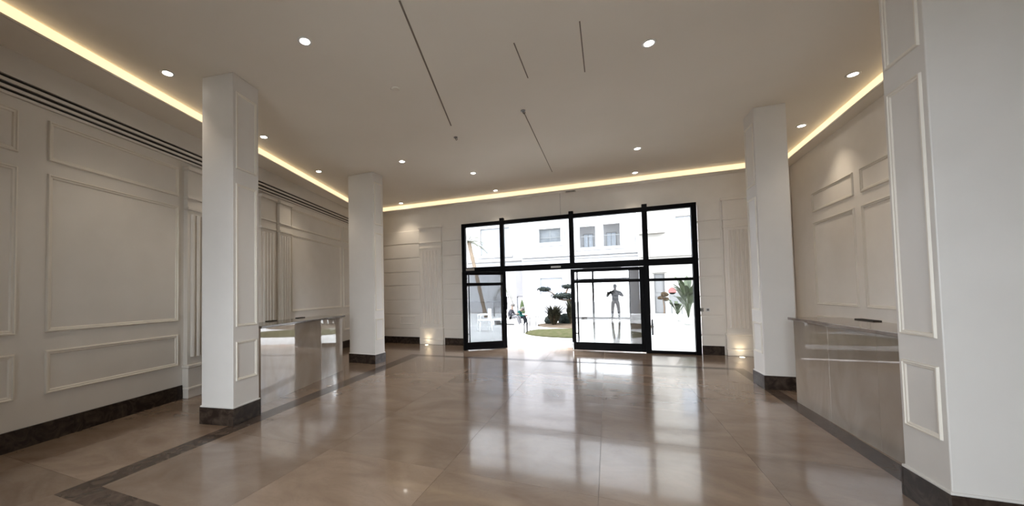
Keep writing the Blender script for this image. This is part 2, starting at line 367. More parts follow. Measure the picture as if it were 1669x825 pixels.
# ---- far wall with the entrance opening
WX0, WX1, WH = -3.73, 1.895, 3.41
xl, xr = lx(YF) - .2, rx(YF) + .2
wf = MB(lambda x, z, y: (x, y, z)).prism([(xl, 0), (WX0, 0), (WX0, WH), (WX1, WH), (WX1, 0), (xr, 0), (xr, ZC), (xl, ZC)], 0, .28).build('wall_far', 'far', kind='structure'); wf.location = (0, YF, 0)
gz = [.0, .43, .865, 1.29, 1.73, 2.135, 2.555, 2.98, 3.40]
for a, b in ((lx(YF) + .01, -5.13), (-4.36, WX0 - .03), (WX1 + .03, 2.36), (2.90, rx(YF) - .01)):
    for i in range(8):
        box('wall_block', 'far', wf, a, b, -.035, 0, gz[i] + (.016 if i else 0), gz[i + 1] - .016, bevel=.010)
pilaster(wf, -5.10, -4.40, 'far', 6); pilaster(wf, 2.40, 2.86, 'far', 5)
box('wall_seam', 'gap', wf, -1.05, -1.046, -.002, 0, WH, 4.0)
baseboard('baseboard_far', (0, YF - .036, 0), 0, [(lx(YF), -5.16), (-4.34, WX0 - .03), (WX1 + .03, 2.34), (2.92, rx(YF))])
ap = thing('access_panel', 'small moulded white access panel low on the far left wall', 'panel', (-5.57, YF - .035, .70))
box('cover', 'far', ap, -.2, .2, -.012, 0, -.09, .09, bevel=.004); mould(ap, -.26, .26, -.125, .125, 0, .04, 'frame', 'far')
for x, lab, i in ((1.94, 'grey wall switch nearest the entrance frame, on the far wall', 0), (2.06, 'pale socket plate right of the grey switch on the far wall', 1)):
    s = thing('wall_switch', lab, 'switch', (x, YF - .035, 1.0))
    box('plate', 'beigepl' if i == 0 else 'white', s, -.042, .042, -.01, 0, -.042, .042, bevel=.003)
    box('rocker', 'grey', s, -.03 + .008 * i, .03 - .008 * i, -.015, -.009, -.022, .022, bevel=.002)
for x, lab in ((-4.84, 'round floor uplight lit at the foot of the left fluted pilaster'), (2.60, 'round floor uplight lit at the foot of the right fluted pilaster')):
    u = thing('floor_uplight', lab, 'light', (x, 9.72, 0))
    MB().lathe([(.045, .002), (.06, .005), (.066, .001)], 20).build('trim_ring', 'chrome', u, smooth=True)
    MB().lathe([(.001, .004), (.044, .0035), (.045, .001)], 16).build('lens', 'ulens', u)
    ld = bpy.data.lights.new('uplight_lamp', 'SPOT'); ld.energy = 1.1; ld.color = (1, .78, .5); ld.spot_size = R(75); ld.spot_blend = .9; ld.shadow_soft_size = .03
    lo = bpy.data.objects.new('uplight_lamp', ld); lo.location = (x, 9.72, .03); lo.rotation_euler = (R(180 - 22), 0, 0); COL.objects.link(lo)

# ---- right wall
RA = math.atan2(RD.y, RD.x); RL = (RW0 - RW1).length
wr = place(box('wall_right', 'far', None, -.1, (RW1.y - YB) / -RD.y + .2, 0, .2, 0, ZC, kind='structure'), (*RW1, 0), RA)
for s0, s1 in ((.98, 2.37), (2.57, 4.9)):
    for z0, z1 in ((.49, .95), (1.14, 2.655), (2.84, 3.20)): panel(wr, s0, s1, z0, z1)
baseboard('baseboard_right', (*RW1, 0), RA, [(.0, 6.2)])

# ---- rear wall with a wide glazed opening (daylight behind the camera)
B0, B1, BH = -2.9, 1.1, 3.0
wb = MB(lambda x, z, y: (x, y, z)).prism([(lx(YB) - .2, 0), (B0, 0), (B0, BH), (B1, BH), (B1, 0), (rx(YB) + .2, 0), (rx(YB) + .2, ZC), (lx(YB) - .2, ZC)], -.2, 0).build('wall_rear', 'wall', kind='structure'); wb.location = (0, YB, 0)
w2 = bpy.data.objects.new('window_2', None); COL.objects.link(w2); w2['kind'] = 'structure'; w2.location = (0, YB - .1, 0)
mx_ = [B0, -2.2, -.69, B1]
for x in mx_: box('mullion', 'black', w2, max(x - .05, B0), min(x + .05, B1), -.04, .04, 0, BH)
for a, b in zip(mx_, mx_[1:]):
    for z0, z1 in ((0, .06), (2.02, 2.12), (BH - .08, BH)): box('transom', 'black', w2, a + .05, b - .05, -.035, .035, z0, z1)
    for z0, z1 in ((.06, 2.02), (2.12, BH - .08)): box('pane', 'glass', w2, a + .05, b - .05, -.002, .002, z0, z1)

# ------------------------------------------------------------------ columns and pier
def column(lab, loc, rz, hx, hy, faces, name='column', cat='column'):
    t = thing(name, lab, cat, loc, rz)
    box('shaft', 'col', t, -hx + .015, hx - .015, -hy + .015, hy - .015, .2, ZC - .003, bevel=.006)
    box('plinth_cap', 'col', t, -hx + .004, hx - .004, -hy + .004, hy - .004, .195, .212, bevel=.003)
    for (x0, x1, y0, y1) in ((-hx, hx, -hy, -hy + .02), (-hx, hx, hy - .02, hy), (-hx, -hx + .02, -hy + .02, hy - .02), (hx - .02, hx, -hy + .02, hy - .02)):
        box('plinth_slab', 'dark', t, x0, x1, y0, y1, 0, .195, bevel=.002)
    for f in faces:
        for z0, z1 in ((.50, .955), (1.13, 2.825), (3.0, 3.93)):
            if f == '+x': fn = lambda u, v, q: (hx - .015 + q, u, v); a = hy
            elif f == '-x': fn = lambda u, v, q: (-hx + .015 - q, u, v); a = hy
            MB(fn).ring(-a + .055, a - .055, z0, z1, 0, .032, h=.014).build('panel_moulding', 'mould', t)
    return t
column('square white column nearest the camera on the left, dark marble plinth', (-4.253, 3.20, 0), R(9), .238, .218, ['+x', '-x'])
column('wide white column standing further back beyond the left counter', (-4.925, 6.95, 0), R(-2), .352, .195, ['+x', '-x'])
column('square white column on the right before the far wall', (2.268, 7.0, 0), R(1), .208, .218, ['-x'])
column('broad white pier filling the right edge, moulded panels on its narrow side', ((1.875 + 3.29) / 2, 3.48, 0), 0, (3.29 - 1.875) / 2, .21, ['-x'], 'pier', 'pier')

# ------------------------------------------------------------------ reception counters
def counter(lab, loc, rz, L, topm, slots, name='reception_counter'):
    t = thing(name, lab, 'counter', loc, rz)
    k = 3
    for i in range(k): box('front_slab', 'cfront', t, L * i / k + .0008, L * (i + 1) / k - .0008, 0, .04, 0, 1.045, bevel=.0005)
    for x in (0, L - .04): box('end_slab', 'cfront', t, x, x + .04, .041, .5, 0, 1.045, bevel=.0015)
    box('counter_top', topm, t, -.04, L + .04, -.045, .50, 1.046, 1.08, bevel=.004)
    box('desk_shelf', 'white', t, .05, L - .05, .06, .75, .72, .75)
    for a, b in slots: box('cable_slot', 'slot', t, a, b, .43, .50, 1.0795, 1.092)
    return t
dv = Vector((-4.85 + 4.37, 6.01 - 3.71))
counter('marble reception counter on the left between the two white columns', (-4.37, 3.72, 0), math.atan2(dv.y, dv.x), dv.length, 'ctop', [(.75, .95), (1.55, 1.75)])
dv = Vector((0, 3.75 - 6.15))
counter('marble reception counter on the right between white column and pier', (2.2, 6.15, 0), math.atan2(dv.y, dv.x), dv.length, 'ctop2', [(.35, .68), (1.15, 1.5)])

# ------------------------------------------------------------------ glazed entrance
YG = 9.84
w1 = bpy.data.objects.new('window_1', None); COL.objects.link(w1); w1['kind'] = 'structure'; w1.location = (0, YG, 0)
MX = [-3.73, -2.575, -.785, .86, 1.895]
def bars(parent, nm, *b): return box(nm, 'black', parent, *b, bevel=.004)
bars(w1, 'jamb', MX[0], MX[0] + .105, -.06, .06, 0, WH); bars(w1, 'jamb', MX[4] - .105, MX[4], -.06, .06, 0, WH)
for i, x in enumerate(MX[1:4]): bars(w1, 'mullion', x - .055, x + .055, -.06, .06, 2.18 if i == 1 else 0, 3.48)
bars(w1, 'head', MX[0] + .105, MX[4] - .105, -.055, .055, 3.31, WH)
bars(w1, 'transom', MX[0] + .105, MX[4] - .105, -.065, .055, 2.03, 2.18)
edges = [MX[0] + .105, MX[1] - .055, MX[1] + .055, MX[2] - .055, MX[2] + .055, MX[3] - .055, MX[3] + .055, MX[4] - .105]
for i in range(4):
    a, b = edges[2 * i], edges[2 * i + 1]
    box('pane', 'glass', w1, a, b, -.003, .003, 2.18, 3.31)
    if i in (0, 3):
        bars(w1, 'sidelight_rail', a, b, -.04, .04, 1.665, 1.73); bars(w1, 'bottom_rail', a, b, -.04, .04, 0, .065)
        box('pane', 'glass', w1, a, b, -.003, .003, .065, 1.665); box('pane', 'glass', w1, a, b, -.003, .003, 1.73, 2.03)
tg = box('maker_plate', 'white', w1, -1.30, -1.06, -.068, -.065, 2.075, 2.115)
for k in range(9): box('plate_mark', 'grey', tg, -1.285 + k * .024, -1.285 + k * .024 + .014, -.0695, -.068, 2.085, 2.105)
box('sensor_housing', 'beigepl', w1, -3.6, -3.36, -.09, -.065, 2.09, 2.15)

def door(name, loc, rz, W, handle_x, gl='dglass'):
    d = bpy.data.objects.new(name, None); COL.objects.link(d); place(d, loc, rz); d['kind'] = 'structure'
    T = .028; H = 2.02
    bars(d, 'stile', 0, .095, -T, T, .015, H); bars(d, 'stile', W - .095, W, -T, T, .015, H)
    bars(d, 'top_rail', .095, W - .095, -T, T, 1.94, H); bars(d, 'mid_rail', .095, W - .095, -T, T, 1.665, 1.735)
    bars(d, 'bottom_rail', .095, W - .095, -T, T, .015, .205)
    box('pane', gl, d, .095, W - .095, -.004, .004, .205, 1.665); box('pane', gl, d, .095, W - .095, -.004, .004, 1.735, 1.94)
    for sgn in (-1,):
        h = MB().tube([(handle_x, sgn * .075, .22), (handle_x, sgn * .075, 1.98)], .014, 10).build('pull_handle', 'black', d, smooth=True)
        for z in (.42, 1.70): MB().tube([(handle_x, sgn * .075, z), (handle_x - .06 * (1 if handle_x < W / 2 else -1), sgn * .02, z)], .010, 8).build('handle_bracket', 'black', h)
    return d
# right leaf closed in bay 3; left leaf swung open in front of bay 1
door('door_2', (MX[2] - .05, YG, 0), 0, MX[3] - MX[2] + .0, .155)
e0, e1 = Vector((-3.43, 9.0)), Vector((-2.47, 9.70)); dv = e1 - e0
d1 = door('door_1', (*e0, 0), math.atan2(dv.y, dv.x), dv.length, .15, 'lglass')
bars(d1, 'lock_plate', dv.length - .05, dv.length + .012, -.05, .05, 1.02, 1.36)
box('floor_bolt', 'chrome', bpy.data.objects['door_2'], .012, .028, -.036, -.028, .02, .2)

# ------------------------------------------------------------------ courtyard
ground = MB().prism([(-40, YF + .3), (40, YF + .3), (40, 60), (-40, 60)], -.3, -.03).build('courtyard_ground', 'joint', kind='structure')
pm = MT['pave']
pt0 = None
for i in range(-9, 7):
    for j in range(0, 13):
        x0 = i * 1.2; y0 = 10.26 + j * 1.2
        if pt0 is None:
            pt0 = o = MB().box(.003, 1.197, .003, 1.197, -.03, -.01).build('paving_slab', 'pave', ground)
        else: o = pt0.copy(); COL.objects.link(o)
        o.location = (x0, y0, 0)
MB().prism([(-40, -1.9), (40, -1.9), (40, -30), (-40, -30)], -.3, -.02).build('terrace_ground', 'pave', kind='structure')
tag(MB().box(-9, 9, -6.4, -6.1, -.02, .75).build('terrace_wall', 'terrace', bevel=.01), 'low white terrace wall outside the rear glazing', 'wall')

# lawn island with sandy bed
def outline(cx, cy, a, b, n=40, e=2.4):
    o = []
    for k in range(n):
        t = 2 * math.pi * k / n; c, s = math.cos(t), math.sin(t)
        o.append((cx + a * math.copysign(abs(c) ** (2 / e), c), cy + b * math.copysign(abs(s) ** (2 / e), s)))
    return o
def mound(name, mt, cx, cy, a, b, z0, h, **k):
    B = MB(); rings = 6; n = 40; vs = []; fs = []
    for r in range(rings):
        f = 1 - r / rings
        vs += [(x, y, z0 + h * (1 - f * f) + random.uniform(0, .012)) for x, y in outline(cx, cy, a * f, b * f, n)]
    vs += [(x, y, -.03) for x, y in outline(cx, cy, a, b, n)]
    for r in range(rings - 1): fs += [(r * n + j, r * n + (j + 1) % n, (r + 1) * n + (j + 1) % n, (r + 1) * n + j) for j in range(n)]
    fs += [tuple((rings - 1) * n + j for j in range(n))] + [(rings * n + j, rings * n + (j + 1) % n, (j + 1) % n, j) for j in range(n)]
    return B.add(vs, fs).build(name, mt, smooth=True, **k)
lawn = mound('lawn', 'grass', -.85, 13.9, 1.95, 1.55, .0, .04, kind='stuff'); tag(lawn, 'rounded island of short yellow green grass in the courtyard', 'lawn')
bed = mound('soil_bed', 'soil', -.6, 17.05, 2.3, 1.55, .0, .10, kind='stuff'); tag(bed, 'sandy planting bed behind the lawn island', 'soil')
tag(MB().prism(outline(-.6, 18.9, 3.4, .35), -.02, .38).build('garden_kerb', 'terrace', bevel=.02), 'low curved white kerb wall behind the planting bed', 'kerb')

def blades(t, n, h, spread, mt, name='blades', wd=.035, droop=.5):
    B = MB()
    for k in range(n):
        a = random.uniform(0, 2 * math.pi); l = h * random.uniform(.7, 1.1); o = spread * random.uniform(.3, 1); ww = wd * random.uniform(.7, 1.2)
        dx, dy = math.cos(a), math.sin(a); px, py = -dy * ww, dx * ww
        b = (dx * .05, dy * .05, 0); m = (dx * o * .5, dy * o * .5, l * .7); e = (dx * o, dy * o, l * (1 - droop * random.random() * .5))
        B.add([(b[0] - px, b[1] - py, b[2]), (b[0] + px, b[1] + py, b[2]), (m[0] + px * .8, m[1] + py * .8, m[2]), (m[0] - px * .8, m[1] - py * .8, m[2]), e], [(0, 1, 2, 3), (3, 2, 4)])
    return B.build(name, mt, t, kind='stuff')
for (x, y, h, sp, n, lab) in ((-2.13, 16.5, .92, .72, 170, 'dark spiky yucca clump on the sandy bed, left of the pair'), (-1.42, 16.6, 1.15, .45, 120, 'taller spiky clump beside the right door leaf on the bed')):
    t = thing('yucca', lab, 'plant', (x, y, .02))
    blades(t, n, h, sp, 'leafb', 'blades'); blades(t, n // 2, h * .55, sp * .62, 'leafdry', 'dry_leaves', .045, .8)
    MB().tube([(0, 0, -.02), (.02, 0, h * .3)], [.09, .07], 8).build('stem', 'wood', t)
for (x, y, r, lab) in ((-2.42, 17.3, .25, 'low round grey shrub at the left end of the bed'), (-1.72, 17.1, .32, 'round dark shrub between the two spiky clumps')):
    t = thing('round_shrub', lab, 'shrub', (x, y, 0))
    o = MB().blob((0, 0, r * .75), (r, r, r * .8), 16, 11, .09).build('foliage', 'leafd', t); MB().tube([(0, 0, 0), (0, 0, r * .5)], .03, 6).build('stem', 'wood', t)

# cloud-pruned tree: trunk, branches, foliage pads
t = thing('cloud_pruned_tree', 'cloud pruned tree with dark foliage pads on bare branches', 'tree', (-1.0, 17.2, 0))
MB().tube([(0, 0, 0), (.1, 0, .5), (-.05, .05, 1.0), (.12, 0, 1.5), (0, 0, 2.0)], [.12, .10, .085, .07, .04], 8).build('trunk', 'wood', t, smooth=True)
for pts in ([(-.05, .05, 1.0), (-.45, 0, 1.05), (-.95, 0, 1.12), (-1.32, 0, 1.45), (-1.62, 0, 1.54)], [(.0, .05, 1.15), (.4, 0, 1.2), (.8, .1, 1.35)], [(-.5, 0, 1.06), (-.7, .1, 1.35), (-.6, .1, 1.62)], [(.1, 0, 1.5), (.5, .1, 1.75)]):
    MB().tube(pts, [.05 - .008 * i for i in range(len(pts))], 6).build('branch', 'wood', t, smooth=True)
for c, r in (((-1.62, 0, 1.58), (.28, .25, .10)), ((-.75, 0, 1.27), (.52, .36, .13)), ((-.62, .1, 1.68), (.22, .2, .09)), ((.05, 0, 1.2), (.42, .36, .2)), ((-.3, .1, .98), (.32, .3, .16)), ((.25, 0, 1.55), (.55, .4, .18)), ((.05, 0, 2.1), (.34, .3, .14)), ((.85, .1, 1.42), (.42, .34, .16)), ((.5, .1, 1.85), (.4, .3, .14))):
    B = MB().blob(c, [q * .88 for q in r], 12, 8, .18)
    for k in range(int(900 * r[0])):
        a = random.uniform(0, 6.283); q = random.uniform(-1, 1); e = math.sqrt(1 - q * q); f = random.uniform(.85, 1.15)
        p = Vector((c[0] + r[0] * e * math.cos(a) * f, c[1] + r[1] * e * math.sin(a) * f, c[2] + r[2] * q * f)); u = Vector([random.uniform(-1, 1) for _ in range(3)]) * .055; v = Vector([random.uniform(-1, 1) for _ in range(3)]) * .04
        B.add([tuple(p - u), tuple(p + v), tuple(p + u)], [(0, 1, 2)])
    B.build('foliage_pad', 'leafd', t, kind='stuff')

# low hoop bollards
b0 = None
for x, y, rz, lab in ((-2.74, 13.45, .5, 'nearest black hoop bollard at the left tip of the lawn'), (-2.78, 14.25, .4, 'middle black hoop bollard along the left edge of the lawn'), (-2.60, 15.1, .2, 'farthest black hoop bollard along the left edge of the lawn'), (1.33, 13.8, 1.2, 'black hoop bollard on the pale paving seen through the right sidelight')):
    if b0 is None:
        b0 = o = thing('hoop_bollard', lab, 'bollard', group='hoop bollards around the lawn')
        for s in (-1, 1): box('post', 'black', o, s * .05 - .012, s * .05 + .012, -.012, .012, -.02, .48)
        box('top_bar', 'black', o, -.062, .062, -.014, .014, .48, .505)
    else: o = copy_tree(b0)
    place(o, (x, y, 0), rz); o['label'] = lab

# bench
t = thing('garden_bench', 'low white bench with two seated people in the courtyard', 'bench', (-4.1, 17.0, 0), R(-6))
box('seat', 'terrace', t, -.85, .42, -.42, .55, .19, .245, bevel=.01)
for x in (-.75, .32): box('leg', 'terrace', t, x - .05, x + .05, -.36, .48, -.02, .19)

# ------------------------------------------------------------------ people
def person(name, lab, loc, rz, J, segs, colors, hair='hair'):
    """J: joint -> (pos, radius); segs: (joint a, joint b, material)."""
    names = list(J); idx = {k: i for i, k in enumerate(names)}; segs = list(segs); J = dict(J)
    def fingers(sd):
        wv = Vector(J['wrist' + sd][0]); hv = Vector(J['hand' + sd][0]); d = (hv - wv).normalized(); side = d.cross(Vector((0, 0, 1))); side = side.normalized() if side.length > .1 else Vector((0, 1, 0)); nrm = side.cross(d)
        sgn = 1 if sd == 'L' else -1
        for q, (off, ln) in enumerate(((-.030, .075), (-.010, .085), (.010, .08), (.030, .065))):
            a = hv + d * .02 + side * off; b = a + d * ln * .5 - nrm * .008; c = b + d * ln * .35 - nrm * .03
            for k2, (p, r) in enumerate(((a, .0095), (b, .009), (c, .008))): J[f'f{sd}{q}{k2}'] = (tuple(p), r)
            segs.append(('hand' + sd, f'f{sd}{q}0', 'skin')); segs.append((f'f{sd}{q}0', f'f{sd}{q}1', 'skin')); segs.append((f'f{sd}{q}1', f'f{sd}{q}2', 'skin'))
        a = wv.lerp(hv, .55) + side * sgn * .035; b = a + d * .045 + side * sgn * .02
        J[f't{sd}0'] = (tuple(a), .012); J[f't{sd}1'] = (tuple(b), .009); segs.append(('wrist' + sd, f't{sd}0', 'skin')); segs.append((f't{sd}0', f't{sd}1', 'skin'))
    fingers('L'); fingers('R')
    names = list(J); idx = {k: i for i, k in enumerate(names)}
    me = bpy.data.meshes.new('body'); me.from_pydata([J[k][0] for k in names], [(idx[a], idx[b]) for a, b, _ in segs], [])
    o = bpy.data.objects.new('tmp', me); COL.objects.link(o)
    md = o.modifiers.new('skin', 'SKIN'); md.use_smooth_shade = True; md.branch_smoothing = .3
    for i, k in enumerate(names):
        s = me.skin_vertices[0].data[i]; r = J[k][1]; s.radius = r if isinstance(r, tuple) else (r, r); s.use_root = (k == 'pelvis')
    o.modifiers.new('sub', 'SUBSURF').levels = 2; o.modifiers['sub'].render_levels = 2
    dg = bpy.context.evaluated_depsgraph_get(); body = bpy.data.meshes.new_from_object(o.evaluated_get(dg)); bpy.data.objects.remove(o)
    mats = []
    for _, _, c in segs:
        if c not in mats: mats.append(c)
    body.materials.clear()
    for c in mats: body.materials.append(MT[c])
    S = [(Vector(J[a][0]), Vector(J[b][0]), mats.index(c), min(J[b][1]) if isinstance(J[b][1], tuple) else J[b][1]) for a, b, c in segs]
    for p in body.polygons:
        best = 9e9
        for a, b, mi, r in S:
            ab = b - a; u = max(0, min(1, (p.center - a).dot(ab) / max(ab.length_squared, 1e-9))); dd = (p.center - a - ab * u).length / r
            if dd < best: best = dd; p.material_index = mi
    t = thing(name, lab, 'person', loc, rz)
    bo = bpy.data.objects.new('body', body); COL.objects.link(bo); bo.parent = t
    for p in body.polygons: p.use_smooth = True
    return t
def head_bits(t, h, fwd, hair='hair', cap=None):
    """h: head centre; fwd: facing direction."""
    h = Vector(h); f = Vector(fwd).normalized(); s = Vector((0, 0, 1)).cross(f).normalized(); u = f.cross(s)
    def fr(a, b, c): return h + f * a + s * b + u * c
    MB(fr).blob((-.018, 0, .035), (.108, .088, .112), 14, 9).build('hair', hair, t, smooth=True)
    MB(fr).add([(.088, -.016, -.03), (.088, .016, -.03), (.118, 0, -.03), (.09, 0, .015)], [(0, 1, 2), (0, 2, 3), (1, 3, 2), (0, 3, 1)]).build('nose', 'skin', t)
    for q in (-1, 1):
        MB(fr).blob((.083, q * .03, .005), (.010, .013, .007), 8, 5).build('eye', 'navy', t)
        MB(fr).blob((-.005, q * .085, -.01), (.018, .010, .030), 8, 6).build('ear', 'skin', t)
    MB(fr).blob((.085, 0, -.062), (.008, .024, .006), 8, 5).build('mouth', 'redcloth', t)
    return fr

# seated person 1 (faces +x)
J = dict(pelvis=((0, 0, .42), (.15, .12)), spine=((.0, 0, .58), (.145, .12)), chest=((.06, 0, .74), (.165, .12)), neck=((.10, 0, .86), .055), head0=((.14, 0, .93), .075), head1=((.17, 0, 1.03), .085), head2=((.16, 0, 1.09), .06),
         hipL=((.03, .10, .40), .10), hipR=((.03, -.10, .40), .10), kneeL=((.46, .14, .47), .075), kneeR=((.45, -.15, .46), .075), ankL=((.52, .15, .09), .05), ankR=((.58, -.16, .09), .05), toeL=((.68, .16, .04), .042), toeR=((.74, -.17, .04), .042),
         shL=((.06, .18, .78), .065), shR=((.06, -.18, .78), .065), elL=((.16, .23, .55), .05), elR=((.16, -.23, .55), .05), wristL=((.36, .10, .58), .034), wristR=((.36, -.08, .58), .034), handL=((.42, .05, .60), .032), handR=((.42, -.04, .60), .032))
G, P, K = 'greyhood', 'greypants', 'skin'
def body_segs(G, P, lower=None, shoe='shoe'):
    lw = lower or P
    return [('pelvis', 'spine', G), ('spine', 'chest', G), ('chest', 'neck', G), ('neck', 'head0', 'skin'), ('head0', 'head1', 'skin'), ('head1', 'head2', 'skin'), ('pelvis', 'hipL', P), ('pelvis', 'hipR', P), ('hipL', 'kneeL', P), ('hipR', 'kneeR', P), ('kneeL', 'ankL', lw), ('kneeR', 'ankR', lw), ('ankL', 'toeL', shoe), ('ankR', 'toeR', shoe),
            ('chest', 'shL', G), ('chest', 'shR', G), ('shL', 'elL', G), ('shR', 'elR', G), ('elL', 'wristL', G), ('elR', 'wristR', G), ('wristL', 'handL', 'skin'), ('wristR', 'handR', 'skin')]
p1 = person('person', 'seated person in grey hoodie and pale grey trousers looking down at a phone', (-4.10, 16.75, -.02), R(-8), J, body_segs('greyhood', 'greypants'), None)
fr = head_bits(p1, (.165, 0, 1.01), (1, 0, -.45))
MB(fr).blob((.06, 0, -.05), (.045, .055, .045), 10, 7).build('face_mask', 'mask', p1, smooth=True)
ph = tag(box('phone', 'slot', None, -.035, .035, -.006, .006, -.07, .07, bevel=.004), 'dark phone held by the person in the grey hoodie', 'phone'); ph.location = (-3.715, 16.70, .53); ph.rotation_euler = (R(-35), 0, R(82))
# seated person 2, bent forward
J2 = dict(J); J2.update(spine=((.05, 0, .52), (.14, .12)), chest=((.13, 0, .66), (.16, .12)), neck=((.21, 0, .75), .055), head0=((.26, 0, .78), .075), head1=((.33, 0, .81), .085), head2=((.36, 0, .84), .06),
         shL=((.14, .18, .68), .065), shR=((.14, -.18, .68), .065), elL=((.22, .23, .46), .05), elR=((.24, -.23, .46), .05), wristL=((.43, .10, .49), .034), wristR=((.45, -.08, .49), .034), handL=((.50, .06, .49), .032), handR=((.52, -.04, .49), .032), kneeL=((.42, .15, .40), .075), kneeR=((.42, -.15, .40), .075),
         pelvis=((0, 0, .40), (.15, .12)), ankL=((.45, .15, .09), .05), ankR=((.47, -.16, .09), .05), toeL=((.61, .16, .04), .042), toeR=((.63, -.17, .04), .042))
p2 = person('person', 'seated person in teal jumper and dark trousers bending forward', (-3.90, 17.25, -.02), R(-4), J2, body_segs('teal', 'navy'), None)
head_bits(p2, (.325, 0, .80), (.8, 0, -.6))
p1.scale = p2.scale = (.87, .87, .87)
tag(MB().blob((0, 0, 0), (.08, .06, .045), 10, 7, .1).build('red_bag', 'redcloth', smooth=True), 'small red bag in the hands of the person in teal', 'bag').location = (-3.47, 17.21, .40)
# the photographer, seen mirrored in the closed door leaf
J3 = dict(pelvis=((0, 0, .95), (.16, .12)), spine=((0, 0, 1.12), (.15, .115)), chest=((0, .02, 1.34), (.175, .125)), neck=((0, .03, 1.50), .055), head0=((0, .05, 1.57), .075), head1=((0, .06, 1.67), .085), head2=((0, .05, 1.74), .06),
         hipL=((-.10, 0, .90), .105), hipR=((.10, 0, .90), .105), kneeL=((-.14, .03, .50), .07), kneeR=((.14, .02, .50), .07), ankL=((-.16, 0, .09), .048), ankR=((.16, 0, .09), .048), toeL=((-.19, .17, .04), .042), toeR=((.19, .17, .04), .042),
         shL=((-.21, .02, 1.40), .07), shR=((.21, .02, 1.40), .07), elL=((-.38, .08, 1.16), .055), elR=((.36, .12, 1.18), .055), wristL=((-.34, .26, 1.34), .034), wristR=((.0, .28, 1.34), .034), handL=((-.34, .31, 1.39), .032), handR=((-.08, .31, 1.38), .032))
p3 = person('person', 'standing person in dark mottled jacket and pale shorts mirrored in the closed door', (.36, -.42, 0), 0, J3, body_segs('camo', 'shorts', 'navy'), None)
head_bits(p3, (0, .06, 1.65), (0, 1, -.05))

# ------------------------------------------------------------------ buildings round the courtyard
def wallopen(x0, x1, z0, z1, openings, y0, y1):
    """facade slab with rectangular openings, one mesh on a grid."""
    xs = sorted({x0, x1, *[v for o in openings for v in o[:2]]}); zs = sorted({z0, z1, *[v for o in openings for v in o[2:4]]})
    B = MB(); B.v = [(x, y, z) for y in (y0, y1) for z in zs for x in xs]; nx, nz = len(xs), len(zs)
    solid = lambda i, j: 0 <= i < nx - 1 and 0 <= j < nz - 1 and not any(o[0] <= xs[i] and xs[i + 1] <= o[1] and o[2] <= zs[j] and zs[j + 1] <= o[3] for o in openings)
    V = lambda k, i, j: k * nx * nz + j * nx + i
    for i in range(nx - 1):
        for j in range(nz - 1):
            if not solid(i, j): continue
            B.f += [(V(0, i, j), V(0, i + 1, j), V(0, i + 1, j + 1), V(0, i, j + 1)), (V(1, i, j), V(1, i, j + 1), V(1, i + 1, j + 1), V(1, i + 1, j))]
            if not solid(i - 1, j): B.f.append((V(0, i, j), V(0, i, j + 1), V(1, i, j + 1), V(1, i, j)))
            if not solid(i + 1, j): B.f.append((V(0, i + 1, j), V(1, i + 1, j), V(1, i + 1, j + 1), V(0, i + 1, j + 1)))
            if not solid(i, j - 1): B.f.append((V(0, i, j), V(1, i, j), V(1, i + 1, j), V(0, i + 1, j)))
            if not solid(i, j + 1): B.f.append((V(0, i, j + 1), V(0, i + 1, j + 1), V(1, i + 1, j + 1), V(1, i, j + 1)))
    return B
def window(parent, x0, x1, z0, z1, y, pane='winglass', frame='rail', nx=2, nz=2, fw=.05):
    f = MB()
    f.box(x0, x1, y - .04, y, z0, z0 + fw).box(x0, x1, y - .04, y, z1 - fw, z1).box(x0, x0 + fw, y - .04, y, z0 + fw, z1 - fw).box(x1 - fw, x1, y - .04, y, z0 + fw, z1 - fw)
    for i in range(1, nx): x = x0 + (x1 - x0) * i / nx; f.box(x - fw * .4, x + fw * .4, y - .038, y, z0 + fw, z1 - fw)
    if nz > 1: z = z0 + (z1 - z0) * .36; f.box(x0 + fw, x1 - fw, y - .039, y, z - fw * .5, z + fw * .5)
    o = f.build('window', frame, parent); box('pane', pane, o, x0 + .02, x1 - .02, y - .015, y - .005, z0 + .02, z1 - .02); return o

b = thing('apartment_building', 'white apartment building facing the entrance, loggia openings on its upper floor', 'building', (0, 24, 0))
ops = [(-3.89, -2.56, 4.56, 5.43), (-1.45, -.55, 4.05, 5.45), (-.10, .80, 4.05, 5.42), (-3.89, -2.54, 1.28, 2.32), (-1.32, .80, 2.1, 2.95)]
wallopen(-5.0, 1.72, -.05, 14, ops, 0, .3).build('facade', 'facade', b)
window(b, -3.89, -2.56, 4.56, 5.43, .2, nx=2)
sh = box('shutter', 'shutter', b, -3.89, -2.54, .14, .2, 1.28, 2.32)
for k in range(8): box('shutter_slat', 'shutter', sh, -3.87, -2.56, .12, .14, 1.31 + k * .126, 1.31 + k * .126 + .095)
for x0, x1 in ((-1.45, -.55), (-.10, .80)):
    box('loggia_back', 'recess', b, x0 - .1, x1 + .1, 1.3, 1.4, 3.9, 5.6); window(b, x0 + .15, x1 - .15, 4.05, 5.1, 1.28, 'shutter', 'rail', 2, 1)
    rl = box('railing', 'rail', b, x0, x1, .10, .13, 4.75, 4.79)
    for k in range(9): xx = x0 + .05 + (x1 - x0 - .1) * k / 8; box('baluster', 'rail', rl, xx - .008, xx + .008, .105, .125, 4.05, 4.75)
for x0, x1, z0, z1 in ((-1.6, 1.0, 3.9, 4.05),): box('loggia_floor', 'facade', b, x0, x1, .3, 1.4, z0, z1)
box('loggia_back', 'greyw', b, -1.5, 1.0, 1.2, 1.3, 1.9, 3.1); box('loggia_floor', 'facade', b, -1.5, 1.0, .3, 1.3, 1.95, 2.1)
rl = box('railing', 'rail', b, -1.32, .80, .12, .15, 2.3, 2.34)
